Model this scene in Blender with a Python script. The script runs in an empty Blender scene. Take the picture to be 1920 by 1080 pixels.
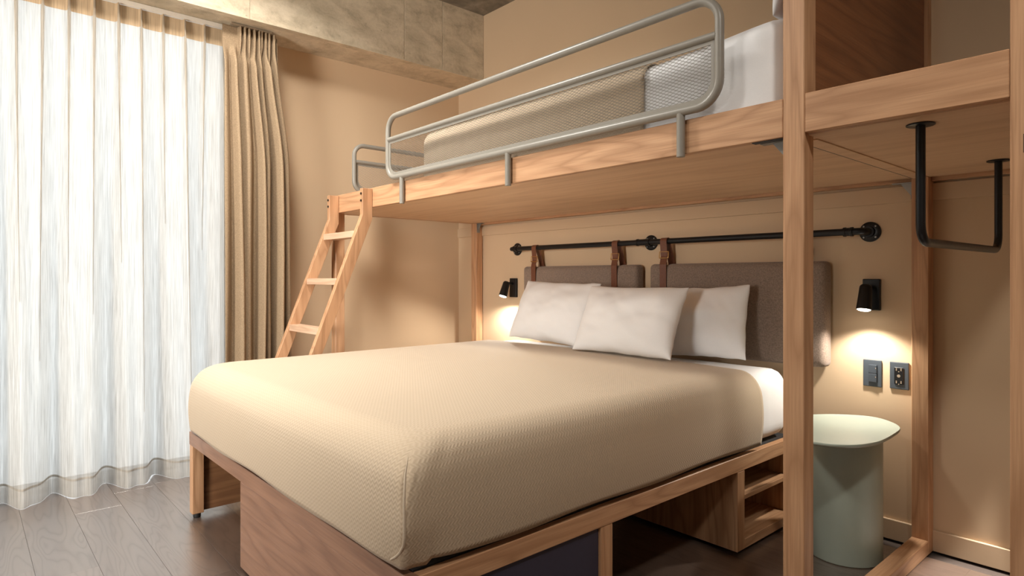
import bpy, bmesh, math, random
from mathutils import Vector, Matrix, noise
random.seed(7)
C = bpy.context.scene.collection
S = bpy.context.scene
PI = math.pi

# ------------------------------------------------------------------ camera
cd = bpy.data.cameras.new('camera'); cam = bpy.data.objects.new('camera', cd); C.objects.link(cam)
cam.location = (0, 0, 1.2)
cam.rotation_euler = (PI / 2, 0, math.atan2(0.7505, 0.6609))
cd.sensor_width = 36; cd.lens = 1174.27 / 1920 * 36
cd.shift_y = -20.5 / 1920
cd.clip_start = 0.05
S.camera = cam

# ------------------------------------------------------------------ world, lights, exposure
w = bpy.data.worlds.new('world'); S.world = w; w.use_nodes = True
bg = w.node_tree.nodes['Background']; bg.inputs[0].default_value = (0.93, 0.985, 1.0, 1); bg.inputs[1].default_value = 1.85
S.view_settings.view_transform = 'Standard'; S.view_settings.look = 'None'
S.view_settings.exposure = 0.12; S.view_settings.gamma = 1.0; S.view_settings.use_curve_mapping = False

def area(name, loc, rot, size, power, col, sy=None, spread=None):
    l = bpy.data.lights.new(name, 'AREA'); l.energy = power; l.color = col
    l.shape = 'RECTANGLE' if sy else 'DISK'; l.size = size
    if sy: l.size_y = sy
    if spread: l.spread = spread
    o = bpy.data.objects.new(name, l); C.objects.link(o); o.location = loc; o.rotation_euler = rot
    return o
# daylight portal of the window, a ceiling lamp, and added fill lights out of view
po = area('window_portal', (-4.46, -1.07, 1.36), (0, -PI / 2, 0), 2.6, 1, (1, 1, 1), 4.8)
po.data.cycles.is_portal = True
LAMP = (1.0, 0.955, 0.885)
area('ceiling_lamp_light', (-3.1, 0.95, 3.30), (0, 0, 0), 0.45, 58, LAMP, spread=math.radians(150))
area('added_fill_middle', (-2.2, -0.35, 3.30), (0, 0, 0), 0.45, 32, LAMP, spread=math.radians(160))  # added overhead fill that brightens the loft bedding, no fixture here
area('added_fill_back', (-1.3, -3.3, 1.5), (PI / 2, 0, math.radians(50)), 1.5, 145, LAMP, spread=math.radians(108))  # added unseen fill for the left wall and the space under the loft
area('added_fill_entry', (0.45, 0.6, 3.30), (0, 0, 0), 0.3, 36, LAMP, spread=math.radians(172))  # added fill for the bed's right side and the wardrobe rail
# recessed downlight over the wardrobe bay
dl = bpy.data.lights.new('downlight', 'SPOT'); dl.energy = 1700; dl.color = LAMP; dl.spot_size = math.radians(15); dl.spot_blend = 0.35; dl.shadow_soft_size = 0.03
do = bpy.data.objects.new('downlight', dl); C.objects.link(do); do.location = (0.5, 2.92, 3.28)
do.rotation_euler = (Vector((-0.40, 2.96, 0)) - Vector(do.location)).to_track_quat('-Z', 'Y').to_euler()
S.cycles.max_bounces = 10; S.cycles.diffuse_bounces = 5; S.cycles.transparent_max_bounces = 16
S.cycles.transmission_bounces = 8
S.cycles.use_denoising = True
S.cycles.sample_clamp_indirect = 6.0
S.cycles.caustics_reflective = False; S.cycles.caustics_refractive = False

# ------------------------------------------------------------------ material helpers
class NT:
    def __init__(s, name):
        s.m = bpy.data.materials.new(name); s.m.use_nodes = True
        s.t = s.m.node_tree; s.n = s.t.nodes; s.l = s.t.links
        s.p = s.n['Principled BSDF']; s.out = s.n['Material Output']
    def new(s, t, **kw):
        n = s.n.new(t)
        for k, v in kw.items(): setattr(n, k, v)
        return n
    def set(s, sock, v):
        if hasattr(v, 'links') or hasattr(v, 'is_linked'): s.l.new(v, sock)
        else: sock.default_value = v
    def math(s, op, a, b=0.0, c=None):
        n = s.new('ShaderNodeMath', operation=op); s.set(n.inputs[0], a); s.set(n.inputs[1], b)
        if c is not None: s.set(n.inputs[2], c)
        return n.outputs[0]
    def mix(s, f, a, b, mode='MIX'):
        n = s.new('ShaderNodeMix', data_type='RGBA', blend_type=mode); s.set(n.inputs[0], f)
        s.set(n.inputs[6], a if hasattr(a, 'links') else (*a, 1)); s.set(n.inputs[7], b if hasattr(b, 'links') else (*b, 1))
        return n.outputs[2]
    def ramp(s, f, stops):
        n = s.new('ShaderNodeValToRGB'); s.set(n.inputs[0], f)
        e = n.color_ramp.elements
        while len(e) < len(stops): e.new(0.5)
        for i, (p, c) in enumerate(stops):
            e[i].position = p; e[i].color = (*c, 1) if len(c) == 3 else c
        return n.outputs[0]
    def coord(s, kind='Object'): return s.new('ShaderNodeTexCoord').outputs[kind]
    def mapping(s, v, scale=(1, 1, 1), loc=(0, 0, 0)):
        n = s.new('ShaderNodeMapping'); s.set(n.inputs[0], v); n.inputs['Scale'].default_value = scale
        n.inputs['Location'].default_value = loc
        return n.outputs[0]
    def noise(s, v, scale=5, detail=3, rough=0.55, dist=0.0, out=0):
        n = s.new('ShaderNodeTexNoise'); s.set(n.inputs['Vector'], v); n.inputs['Scale'].default_value = scale
        n.inputs['Detail'].default_value = detail; n.inputs['Roughness'].default_value = rough; n.inputs['Distortion'].default_value = dist
        return n.outputs[out]
    def bump(s, h, strength=0.3, dist=0.01):
        n = s.new('ShaderNodeBump'); n.inputs['Strength'].default_value = strength; n.inputs['Distance'].default_value = dist
        s.set(n.inputs['Height'], h); s.l.new(n.outputs[0], s.p.inputs['Normal'])
        return n.outputs[0]
    def base(s, c, rough=0.5, metal=0.0, spec=0.5):
        s.set(s.p.inputs['Base Color'], c if hasattr(c, 'links') else (*c, 1))
        s.set(s.p.inputs['Roughness'], rough); s.p.inputs['Metallic'].default_value = metal
        s.p.inputs['Specular IOR Level'].default_value = spec
        return s

def simple(name, col, rough=0.5, metal=0.0, spec=0.5, nz=0.06, scale=60):
    t = NT(name); v = t.coord()
    f = t.noise(v, scale, 2)
    a = tuple(c * (1 - nz) for c in col); b = tuple(min(1, c * (1 + nz)) for c in col)
    t.base(t.mix(f, a, b), rough, metal, spec); t.bump(f, 0.05, 0.002)
    return t.m

def wood(name, axis, light, mid, dark, rough=0.42, ring=11.0, spec=0.4):
    """grain along one axis of the object, cathedral figure from the contours of a stretched noise"""
    t = NT(name)
    oi = t.new('ShaderNodeObjectInfo')
    v = t.coord()
    ad = t.new('ShaderNodeVectorMath', operation='MULTIPLY_ADD')
    t.l.new(oi.outputs['Random'], ad.inputs[0]); ad.inputs[1].default_value = (13.1, 7.7, 19.3); t.l.new(v, ad.inputs[2])
    v = ad.outputs[0]
    s = [7.0, 7.0, 7.0]; s[axis] = 0.75
    low = t.noise(t.mapping(v, s), 1.0, 2, 0.45, 0.15)
    rings = t.math('PINGPONG', t.math('MULTIPLY', low, ring), 0.5)
    rings = t.math('POWER', t.math('MULTIPLY', rings, 2.0), 2.2)
    s2 = [230.0, 230.0, 230.0]; s2[axis] = 5.0
    fib = t.noise(t.mapping(v, s2), 1.0, 3, 0.6)
    s3 = [30.0, 30.0, 30.0]; s3[axis] = 1.2
    med = t.noise(t.mapping(v, s3), 1.0, 3, 0.6)
    c = t.mix(t.ramp(med, [(0.3, (0, 0, 0)), (0.7, (1, 1, 1))]), mid, light)
    c = t.mix(t.math('MULTIPLY', rings, 0.7), c, dark)
    c = t.mix(t.math('MULTIPLY', t.ramp(fib, [(0.42, (0, 0, 0)), (0.72, (1, 1, 1))]), 0.5), c, dark)
    t.base(c, rough, 0, spec); t.bump(fib, 0.12, 0.002)
    return t.m

OAK = ((0.62, 0.37, 0.21), (0.535, 0.295, 0.158), (0.36, 0.185, 0.092))
oak_x, oak_y, oak_z = (wood('oak_grain_' + 'xyz'[i], i, *OAK) for i in range(3))
VEN = ((0.76, 0.54, 0.355), (0.71, 0.48, 0.305), (0.60, 0.385, 0.23))
veneer_x = wood('oak_veneer', 0, *VEN, rough=0.5, ring=4)
DARKV = ((0.30, 0.125, 0.05), (0.235, 0.09, 0.035), (0.15, 0.055, 0.022))
walnut_y = wood('walnut_veneer', 1, *DARKV, rough=0.4, ring=6)
REDO = ((0.33, 0.175, 0.105), (0.275, 0.14, 0.082), (0.185, 0.088, 0.05))
front_x = wood('drawer_oak', 0, *REDO, rough=0.33, ring=8)

def plank_mat():
    t = NT('floor_oak'); oi = t.new('ShaderNodeObjectInfo'); v = t.coord()
    ad = t.new('ShaderNodeVectorMath', operation='MULTIPLY_ADD')
    t.l.new(oi.outputs['Random'], ad.inputs[0]); ad.inputs[1].default_value = (23.1, 11.7, 5.3); t.l.new(v, ad.inputs[2])
    v = ad.outputs[0]
    low = t.noise(t.mapping(v, (0.9, 7, 1)), 1.0, 2, 0.5, 0.3)
    rings = t.math('POWER', t.math('MULTIPLY', t.math('PINGPONG', t.math('MULTIPLY', low, 16.0), 0.5), 2.0), 3)
    fib = t.noise(t.mapping(v, (6, 190, 1)), 1.0, 3, 0.6)
    c = t.mix(fib, (0.150, 0.100, 0.076), (0.098, 0.066, 0.050))
    c = t.mix(t.math('MULTIPLY', rings, 0.5), c, (0.062, 0.035, 0.024))
    hs = t.new('ShaderNodeHueSaturation'); t.l.new(c, hs.inputs['Color'])
    t.l.new(t.math('MULTIPLY_ADD', oi.outputs['Random'], 0.35, 0.85), hs.inputs['Value'])
    t.base(hs.outputs[0], t.math('MULTIPLY_ADD', rings, 0.16, 0.34), 0, 0.9)
    t.p.inputs['Coat IOR'].default_value = 2.4; t.p.inputs['Coat Weight'].default_value = 1.0; t.p.inputs['Coat Roughness'].default_value = 0.28
    t.bump(t.math('ADD', t.math('MULTIPLY', rings, -0.6), t.math('MULTIPLY', fib, 0.4)), 0.16, 0.003)
    return t.m
m_plank = plank_mat()
m_subfloor = simple('floor_underlay', (0.07, 0.05, 0.04), 0.8)

def wall_mat(name, col):
    t = NT(name); v = t.coord()
    a = t.noise(v, 1.2, 3); b = t.noise(t.mapping(v, (1, 1, 3.5)), 60, 2)
    c = t.mix(a, tuple(x * 0.95 for x in col), tuple(x * 1.05 for x in col))
    t.base(c, 0.75, 0, 0.3); t.bump(b, 0.06, 0.002)
    return t.m
m_wall = wall_mat('sand_paint', (0.60, 0.44, 0.288))
m_wall_lowbounce = wall_mat('low_bounce_taupe', (0.32, 0.255, 0.19))  # colour of the unseen walls, darkened to cut bounce light
m_trimpaint = wall_mat('sand_paint_trim', (0.585, 0.43, 0.285))

def concrete():
    t = NT('raw_concrete'); v = t.coord()
    big = t.noise(v, 1.6, 5, 0.6, 0.4); mid = t.noise(t.mapping(v, (1, 1, 1.6)), 7, 6, 0.68, 0.3); fine = t.noise(v, 45, 4, 0.7)
    c = t.ramp(mid, [(0.28, (0.36, 0.30, 0.215)), (0.45, (0.54, 0.45, 0.325)), (0.62, (0.66, 0.56, 0.415)), (0.8, (0.57, 0.47, 0.335))])
    st = t.ramp(big, [(0.52, (0, 0, 0)), (0.66, (1, 1, 1))])
    c = t.mix(t.math('MULTIPLY', st, 0.35), c, (0.33, 0.29, 0.205))
    vo = t.new('ShaderNodeTexVoronoi'); t.l.new(v, vo.inputs['Vector']); vo.inputs['Scale'].default_value = 16
    pit = t.ramp(vo.outputs['Distance'], [(0.04, (1, 1, 1)), (0.09, (0, 0, 0))])
    c = t.mix(t.math('MULTIPLY', pit, t.math('MULTIPLY', mid, 0.9)), c, (0.13, 0.11, 0.08))
    t.base(c, 0.85, 0, 0.25)
    t.bump(t.math('ADD', mid, t.math('MULTIPLY', fine, 0.4)), 0.35, 0.01)
    return t.m
m_conc = concrete()
def concrete_dark():
    t = NT('ceiling_concrete'); v = t.coord()
    mid = t.noise(v, 5, 6, 0.65, 0.4)
    c = t.ramp(mid, [(0.3, (0.13, 0.115, 0.095)), (0.5, (0.22, 0.195, 0.155)), (0.7, (0.34, 0.30, 0.24))])
    t.base(c, 0.85, 0, 0.25); t.bump(mid, 0.4, 0.01)
    return t.m
m_ceil = concrete_dark()

def cloth(name, col, scale=420, nz=0.12, bump=0.2, sheen=0.2, rough=0.9):
    t = NT(name); v = t.coord()
    a = t.noise(t.mapping(v, (1, 1, 0.35)), scale, 2, 0.7); b = t.noise(t.mapping(v, (0.35, 0.35, 1)), scale, 2, 0.7)
    f = t.math('MULTIPLY', t.math('ADD', a, b), 0.5)
    c = t.mix(t.ramp(f, [(0.35, (0, 0, 0)), (0.65, (1, 1, 1))]), tuple(x * (1 - nz) for x in col), tuple(min(1, x * (1 + nz)) for x in col))
    t.base(c, rough, 0, 0.15); t.p.inputs['Sheen Weight'].default_value = sheen; t.p.inputs['Sheen Roughness'].default_value = 0.5
    t.bump(f, bump, 0.002)
    return t.m
m_white = cloth('white_cotton', (0.86, 0.86, 0.865), 500, 0.02, 0.06)
m_head = cloth('taupe_tweed', (0.24, 0.178, 0.14), 330, 0.34, 0.4)
m_black_cloth = cloth('black_underlay', (0.02, 0.02, 0.022), 300, 0.2, 0.1)

def drape_mat():
    t = NT('drape_linen'); v = t.coord()
    a = t.noise(t.mapping(v, (1, 1, 0.3)), 300, 2, 0.7)
    b = t.noise(t.mapping(v, (0.4, 0.4, 1)), 260, 2, 0.7)
    f = t.math('MULTIPLY', t.math('ADD', a, b), 0.5)
    c = t.mix(t.ramp(f, [(0.35, (0, 0, 0)), (0.65, (1, 1, 1))]), (0.22, 0.155, 0.096), (0.345, 0.248, 0.155))
    t.base(c, 0.9, 0, 0.15); t.bump(f, 0.25, 0.002)
    return t.m
m_drape = drape_mat()

def sheer_mat(name, tint, thru, trans, front=(0.62, 0.56, 0.48)):
    """woven voile: slubby threads, part see-through, part translucent, part diffuse"""
    t = NT(name); v = t.coord()
    slub = t.noise(t.mapping(v, (1, 230, 3.6)), 1.0, 4, 0.7)
    fine = t.noise(t.mapping(v, (1, 420, 5)), 1.0, 2, 0.6)
    f = t.math('ADD', t.math('MULTIPLY', slub, 0.65), t.math('MULTIPLY', fine, 0.35))
    k = t.ramp(f, [(0.36, (1, 1, 1)), (0.64, (0.60, 0.60, 0.595))])
    col = t.mix(1.0, k, tint, 'MULTIPLY')
    tl = t.new('ShaderNodeBsdfTranslucent'); t.l.new(col, tl.inputs[0])
    df = t.new('ShaderNodeBsdfDiffuse'); t.l.new(t.mix(1.0, k, front, 'MULTIPLY'), df.inputs[0])
    tr = t.new('ShaderNodeBsdfTransparent')
    m1 = t.new('ShaderNodeMixShader'); m1.inputs[0].default_value = trans
    t.l.new(df.outputs[0], m1.inputs[1]); t.l.new(tl.outputs[0], m1.inputs[2])
    m2 = t.new('ShaderNodeMixShader')
    t.l.new(t.ramp(f, [(0.40, (thru, thru, thru)), (0.62, (thru * 0.35,) * 3)]), m2.inputs[0])
    t.l.new(m1.outputs[0], m2.inputs[1]); t.l.new(tr.outputs[0], m2.inputs[2])
    t.l.new(m2.outputs[0], t.out.inputs[0])
    return t.m
m_sheer = sheer_mat('sheer_voile', (0.94, 0.955, 0.95), 0.16, 0.62)
m_hem = sheer_mat('sheer_hem', (0.72, 0.68, 0.63), 0.0, 0.55)

def coverlet_mat():
    """matelasse weave: raised zigzag rows laid out in the cloth's own uv (metres)"""
    t = NT('coverlet_weave'); uv = t.coord('UV')
    sp = t.new('ShaderNodeSeparateXYZ'); t.l.new(uv, sp.inputs[0])
    zig = t.math('MULTIPLY', t.math('PINGPONG', sp.outputs[0], 0.010), 0.9)
    row = t.math('SINE', t.math('MULTIPLY', t.math('ADD', sp.outputs[1], zig), 2 * PI / 0.0125))
    fine = t.noise(t.mapping(uv, (900, 900, 1)), 1.0, 2)
    soft = t.noise(t.mapping(uv, (3, 3, 1)), 1.0, 2)
    h = t.math('ADD', row, t.math('MULTIPLY', fine, 0.3))
    c = t.mix(t.math('MULTIPLY_ADD', row, 0.5, 0.5), (0.49, 0.385, 0.272), (0.54, 0.43, 0.31))
    c = t.mix(t.math('MULTIPLY', soft, 0.1), c, (0.56, 0.46, 0.34))
    t.base(c, 0.85, 0, 0.2); t.p.inputs['Sheen Weight'].default_value = 0.15
    t.bump(h, 0.17, 0.0022)
    return t.m
m_cover = coverlet_mat()
m_hemcord = cloth('coverlet_edge', (0.56, 0.46, 0.345), 400, 0.06, 0.1)

m_steel = simple('grey_powder_coat', (0.26, 0.24, 0.205), 0.38, 0.0, 0.5, 0.04)
m_blackm = simple('black_metal', (0.008, 0.008, 0.009), 0.36, 0.0, 0.35, 0.1)
m_galv = simple('galvanised_bracket', (0.33, 0.32, 0.30), 0.42, 0.6, 0.5, 0.1)
m_leather = NT('tan_leather')
_v = m_leather.coord(); _f = m_leather.noise(_v, 90, 4, 0.6)
m_leather.base(m_leather.mix(_f, (0.11, 0.036, 0.018), (0.19, 0.07, 0.036)), 0.42, 0, 0.5); m_leather.bump(_f, 0.2, 0.002); m_leather = m_leather.m
m_brass = simple('brass_buckle', (0.55, 0.33, 0.14), 0.3, 1.0)
m_sage = simple('sage_green_steel', (0.34, 0.385, 0.325), 0.34, 0.0, 0.5, 0.03)
m_plate = simple('slate_plastic', (0.055, 0.065, 0.078), 0.4, 0.0, 0.5, 0.05)
m_plate2 = simple('slate_plastic_rocker', (0.045, 0.054, 0.066), 0.32, 0.0, 0.5, 0.05)
m_socket = simple('black_socket', (0.008, 0.008, 0.009), 0.3)
m_contact = simple('warm_metal_contact', (0.75, 0.62, 0.48), 0.3, 0.8)
m_indigo = simple('indigo_laminate', (0.04, 0.036, 0.062), 0.55, 0, 0.4)
m_foot = simple('black_foot', (0.012, 0.011, 0.011), 0.5)
m_track = simple('white_track', (0.62, 0.56, 0.48), 0.4)
m_track2 = simple('bronze_track', (0.25, 0.19, 0.13), 0.4)
m_frame = simple('dark_window_frame', (0.05, 0.05, 0.052), 0.4)
m_bolt = simple('dark_bolt', (0.03, 0.025, 0.02), 0.4, 0.5)
def glass_mat():
    t = NT('window_glass'); tr = t.new('ShaderNodeBsdfTransparent'); gl = t.new('ShaderNodeBsdfGlossy')
    gl.inputs['Roughness'].default_value = 0.02; mx = t.new('ShaderNodeMixShader')
    fr = t.new('ShaderNodeFresnel'); fr.inputs[0].default_value = 1.45
    t.l.new(t.math('MULTIPLY', fr.outputs[0], 0.6), mx.inputs[0]); t.l.new(tr.outputs[0], mx.inputs[1]); t.l.new(gl.outputs[0], mx.inputs[2])
    t.l.new(mx.outputs[0], t.out.inputs[0]); return t.m
m_glass = glass_mat()
def glow_mat():
    t = NT('lamp_glow'); e = t.new('ShaderNodeEmission'); e.inputs[0].default_value = (1.0, 0.92, 0.78, 1); e.inputs[1].default_value = 14
    t.l.new(e.outputs[0], t.out.inputs[0]); return t.m
m_glow = glow_mat()

# ------------------------------------------------------------------ geometry helpers
def link(name, me, mat, parent=None, loc=(0, 0, 0), smooth=False):
    if smooth:
        for p in me.polygons: p.use_smooth = True
    if mat: me.materials.append(mat)
    o = bpy.data.objects.new(name, me); C.objects.link(o); o.location = loc
    if parent is not None: o.parent = parent
    return o

def base_of(parent):
    """world position of a parent (parents are never rotated)"""
    p = Vector((0, 0, 0))
    while parent is not None:
        p += parent.location; parent = parent.parent
    return p

def from_bm(name, bm, mat, parent=None, at=(0, 0, 0), smooth=False, angle=None):
    """bm holds coordinates relative to the world point 'at'; the object's origin goes there"""
    me = bpy.data.meshes.new(name); bm.normal_update(); bm.to_mesh(me); bm.free()
    o = link(name, me, mat, parent, Vector(at) - base_of(parent), smooth)
    if angle: shade_by_angle(me, angle)
    return o

def shade_by_angle(me, deg):
    for p in me.polygons: p.use_smooth = True
    bm = bmesh.new(); bm.from_mesh(me); lim = math.radians(deg)
    for e in bm.edges:
        e.smooth = len(e.link_faces) == 2 and e.calc_face_angle(0) < lim
    bm.to_mesh(me); bm.free()

def bm_box(bm, x, y, z, bev=0.0, seg=1):
    r = bmesh.ops.create_cube(bm, size=1.0)
    vs = r['verts']
    for v in vs:
        v.co = Vector((x[0] + (v.co.x + .5) * (x[1] - x[0]), y[0] + (v.co.y + .5) * (y[1] - y[0]), z[0] + (v.co.z + .5) * (z[1] - z[0])))
    if bev:
        es = list({e for v in vs for e in v.link_edges})
        bmesh.ops.bevel(bm, geom=es, offset=bev, segments=seg, affect='EDGES', profile=0.5)

def box(name, x, y, z, mat, parent=None, bev=0.002, seg=1):
    x, y, z = sorted(x), sorted(y), sorted(z)
    c = Vector(((x[0] + x[1]) / 2, (y[0] + y[1]) / 2, (z[0] + z[1]) / 2))
    bm = bmesh.new()
    bm_box(bm, (x[0] - c.x, x[1] - c.x), (y[0] - c.y, y[1] - c.y), (z[0] - c.z, z[1] - c.z), bev, seg)
    return from_bm(name, bm, mat, parent, c)

def fillet(pts, r, seg=6, closed=False):
    """round the corners of a polyline"""
    pts = [Vector(p) for p in pts]; n = len(pts); out = []
    for i, p in enumerate(pts):
        if not closed and i in (0, n - 1): out.append(p); continue
        a = (pts[i - 1] - p); b = (pts[(i + 1) % n] - p)
        rr = r[i] if isinstance(r, (list, tuple)) else r
        if rr <= 0: out.append(p); continue
        an = a.normalized(); bn = b.normalized()
        half = an.angle(bn) / 2
        d = min(rr / math.tan(half), a.length * .49, b.length * .49); rr = d * math.tan(half)
        cen = p + (an + bn).normalized() * (rr / math.sin(half))
        s = p + an * d - cen; e = p + bn * d - cen
        ang = s.angle(e); ax = s.cross(e).normalized()
        for k in range(seg + 1):
            out.append(cen + Matrix.Rotation(ang * k / seg, 3, ax) @ s)
    return out

def bm_tube(bm, pts, r, n=12, closed=False, cap=True):
    pts = [Vector(p) for p in pts]; m = len(pts); rings = []
    def tan(i):
        if closed: return (pts[(i + 1) % m] - pts[i - 1]).normalized()
        return (pts[min(i + 1, m - 1)] - pts[max(i - 1, 0)]).normalized()
    t0 = tan(0); up = Vector((0, 0, 1)) if abs(t0.z) < 0.9 else Vector((1, 0, 0))
    nrm = (up - t0 * up.dot(t0)).normalized(); prev = t0
    for i in range(m):
        t = tan(i)
        ax = prev.cross(t)
        if ax.length > 1e-7: nrm = Matrix.Rotation(prev.angle(t), 3, ax.normalized()) @ nrm
        nrm = (nrm - t * nrm.dot(t)).normalized(); bi = t.cross(nrm); prev = t
        rr = r[i] if isinstance(r, (list, tuple)) else r
        rings.append([bm.verts.new(pts[i] + (nrm * math.cos(2 * PI * k / n) + bi * math.sin(2 * PI * k / n)) * rr) for k in range(n)])
    for i in range(m if closed else m - 1):
        a, b = rings[i], rings[(i + 1) % m]
        for k in range(n): bm.faces.new((a[k], a[(k + 1) % n], b[(k + 1) % n], b[k]))
    if cap and not closed:
        bm.faces.new(rings[0][::-1]); bm.faces.new(rings[-1])

def tube(name, pts, r, mat, parent=None, n=12, closed=False):
    p0 = Vector(pts[0]); bm = bmesh.new(); bm_tube(bm, [Vector(p) - p0 for p in pts], r, n, closed)
    return from_bm(name, bm, mat, parent, p0, angle=50)

def bm_lathe(bm, prof, n=24, M=None):
    """prof: (radius, z) pairs"""
    rings = []
    for r, z in prof:
        if r < 1e-6: rings.append([bm.verts.new((0, 0, z))])
        else: rings.append([bm.verts.new((r * math.cos(2 * PI * k / n), r * math.sin(2 * PI * k / n), z)) for k in range(n)])
    for a, b in zip(rings, rings[1:]):
        for k in range(n):
            k2 = (k + 1) % n
            f = [a[k] if len(a) > 1 else a[0]]
            if len(a) > 1: f.append(a[k2])
            if len(b) > 1: f += [b[k2], b[k]]
            else: f.append(b[0])
            bm.faces.new(f)
    if M is not None:
        vs = [v for r in rings for v in r]
        for v in vs: v.co = M @ v.co

def lathe(name, prof, at, mat, parent=None, n=24, M=None, angle=40):
    bm = bmesh.new(); bm_lathe(bm, prof, n, M)
    bmesh.ops.recalc_face_normals(bm, faces=bm.faces)
    return from_bm(name, bm, mat, parent, at, angle=angle)

def rbox_bm(dx, dy, dz, r, n=(14, 14, 8), pw=2.0):
    """rounded block centred on the origin, dense enough to be sculpted"""
    bm = bmesh.new(); cache = {}
    h = (dx / 2, dy / 2, dz / 2)
    def pos(i, j, k):
        q = [-h[a] + 2 * h[a] * (i, j, k)[a] / n[a] for a in range(3)]
        c = [max(-h[a] + r, min(h[a] - r, q[a])) for a in range(3)]
        d = Vector([q[a] - c[a] for a in range(3)])
        if d.length > 1e-9: d = d.normalized() * r
        return Vector(c) + d
    def V(*k):
        if k not in cache: cache[k] = bm.verts.new(pos(*k))
        return cache[k]
    # vertices are spread so that the rounding gets its own rows
    for i in range(n[0]):
        for j in range(n[1]):
            bm.faces.new((V(i, j, 0), V(i, j + 1, 0), V(i + 1, j + 1, 0), V(i + 1, j, 0)))
            bm.faces.new((V(i, j, n[2]), V(i + 1, j, n[2]), V(i + 1, j + 1, n[2]), V(i, j + 1, n[2])))
    for i in range(n[0]):
        for k in range(n[2]):
            bm.faces.new((V(i, 0, k), V(i + 1, 0, k), V(i + 1, 0, k + 1), V(i, 0, k + 1)))
            bm.faces.new((V(i, n[1], k), V(i, n[1], k + 1), V(i + 1, n[1], k + 1), V(i + 1, n[1], k)))
    for j in range(n[1]):
        for k in range(n[2]):
            bm.faces.new((V(0, j, k), V(0, j, k + 1), V(0, j + 1, k + 1), V(0, j + 1, k)))
            bm.faces.new((V(n[0], j, k), V(n[0], j + 1, k), V(n[0], j + 1, k + 1), V(n[0], j, k + 1)))
    return bm

def thing(name, label, cat, loc, group=None):
    o = bpy.data.objects.new(name, None); C.objects.link(o); o.location = loc
    o.empty_display_size = 0.1
    return tag(o, label, cat, group)
def tag(o, label, cat, group=None):
    o['label'] = label; o['category'] = cat
    if group: o['group'] = group
    return o
def struct(o, label, cat):
    o['kind'] = 'structure'; o['label'] = label; o['category'] = cat
    return o

# ================================================================== THE ROOM
XL, YB, XR, YF, ZC = -4.337, 3.209, 1.3, -3.8, 3.335
floor = struct(box('floor', (XL - .3, XR + .2), (YF - .2, YB + .2), (-0.12, -0.012), m_subfloor, bev=0), 'dark brown oak plank floor of the bedroom', 'floor')
pw, gap, k = 0.206, 0.0005, 0
rowy = YB - 0.0
y = 0.432 + pw * 13
while y > YF:
    y0, y1 = max(y - pw, YF), min(y, YB)
    if y1 - y0 > 0.02:
        x = XL - random.uniform(0.1, 1.3)
        while x < XR:
            L = 1.38
            x0, x1 = max(x, XL), min(x + L, XR)
            if x1 - x0 > 0.03:
                box('plank', (x0 + gap * .4, x1 - gap * .4), (y0 + gap, y1 - gap), (-0.012, 0.0 - random.uniform(0, 0.0001)), m_plank, floor, bev=0.0002)
            x += L
    y -= pw

struct(box('wall_back', (XL - .2, XR + .2), (YB, YB + .2), (0, ZC + .15), m_wall, bev=0), 'sand painted wall behind the bed and the loft', 'wall')
struct(box('wall_front', (XL - .2, XR + .2), (YF - .2, YF), (0, ZC + .15), m_wall_lowbounce, bev=0), 'wall facing the bed, darkened taupe to cut bounce light', 'wall')
struct(box('wall_right', (XR, XR + .2), (YF, YB), (0, ZC + .15), m_wall_lowbounce, bev=0), 'wall opposite the window, darkened taupe to cut bounce light', 'wall')
WY0, WY1, WZ0, WZ1 = -3.5, 1.36, -0.02, 2.795
bm = bmesh.new()
bm_box(bm, (XL - .2, XL), (WY1, YB), (0, ZC + .15)); bm_box(bm, (XL - .2, XL), (YF, WY0), (0, ZC + .15))
bm_box(bm, (XL - .2, XL), (WY0, WY1), (WZ1, ZC + .15)); bm_box(bm, (XL - .2, XL), (WY0, WY1), (-0.1, WZ0))
struct(from_bm('wall_left', bm, m_wall), 'sand painted wall that holds the curtained window', 'wall')
struct(box('ceiling', (XL - .2, XR + .2), (YF - .2, YB + .2), (ZC, ZC + .15), m_ceil, bev=0), 'raw dark concrete ceiling slab', 'ceiling')
# concrete beam above the window, cast in panels whose joints are recessed
XBF = -3.994
beam = struct(box('trim_1', (XL, XBF - 0.004), (YF, YB), (2.804, ZC), m_conc, bev=0), 'raw concrete beam running above the curtains', 'beam')
ys = [YF, -2.6, -1.3, 0.2, 1.35, 2.46, 2.80, YB]
for a, b in zip(ys, ys[1:]):
    box('cast_panel', (XBF - 0.004, XBF), (a + .002, b - .002), (2.802, ZC), m_conc, beam, bev=0.0015)
box('cast_lip', (XBF - 0.05, XBF + 0.001), (YF, YB), (2.800, 2.804), m_conc, beam, bev=0.001)

struct(box('baseboard_back', (XL, XR), (YB - .014, YB), (0.0, 0.091), m_trimpaint, bev=0.002), 'low painted baseboard along the back wall', 'baseboard')
struct(box('baseboard_left', (XL, XL + .014), (1.66, YB - .014), (0.0, 0.091), m_trimpaint, bev=0.002), 'low painted baseboard under the ladder wall', 'baseboard')
struct(box('trim_2', (XL, XR), (YB - .012, YB), (1.537, 1.612), m_trimpaint, bev=0.002), 'painted ledger board along the back wall under the loft', 'trim')

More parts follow.
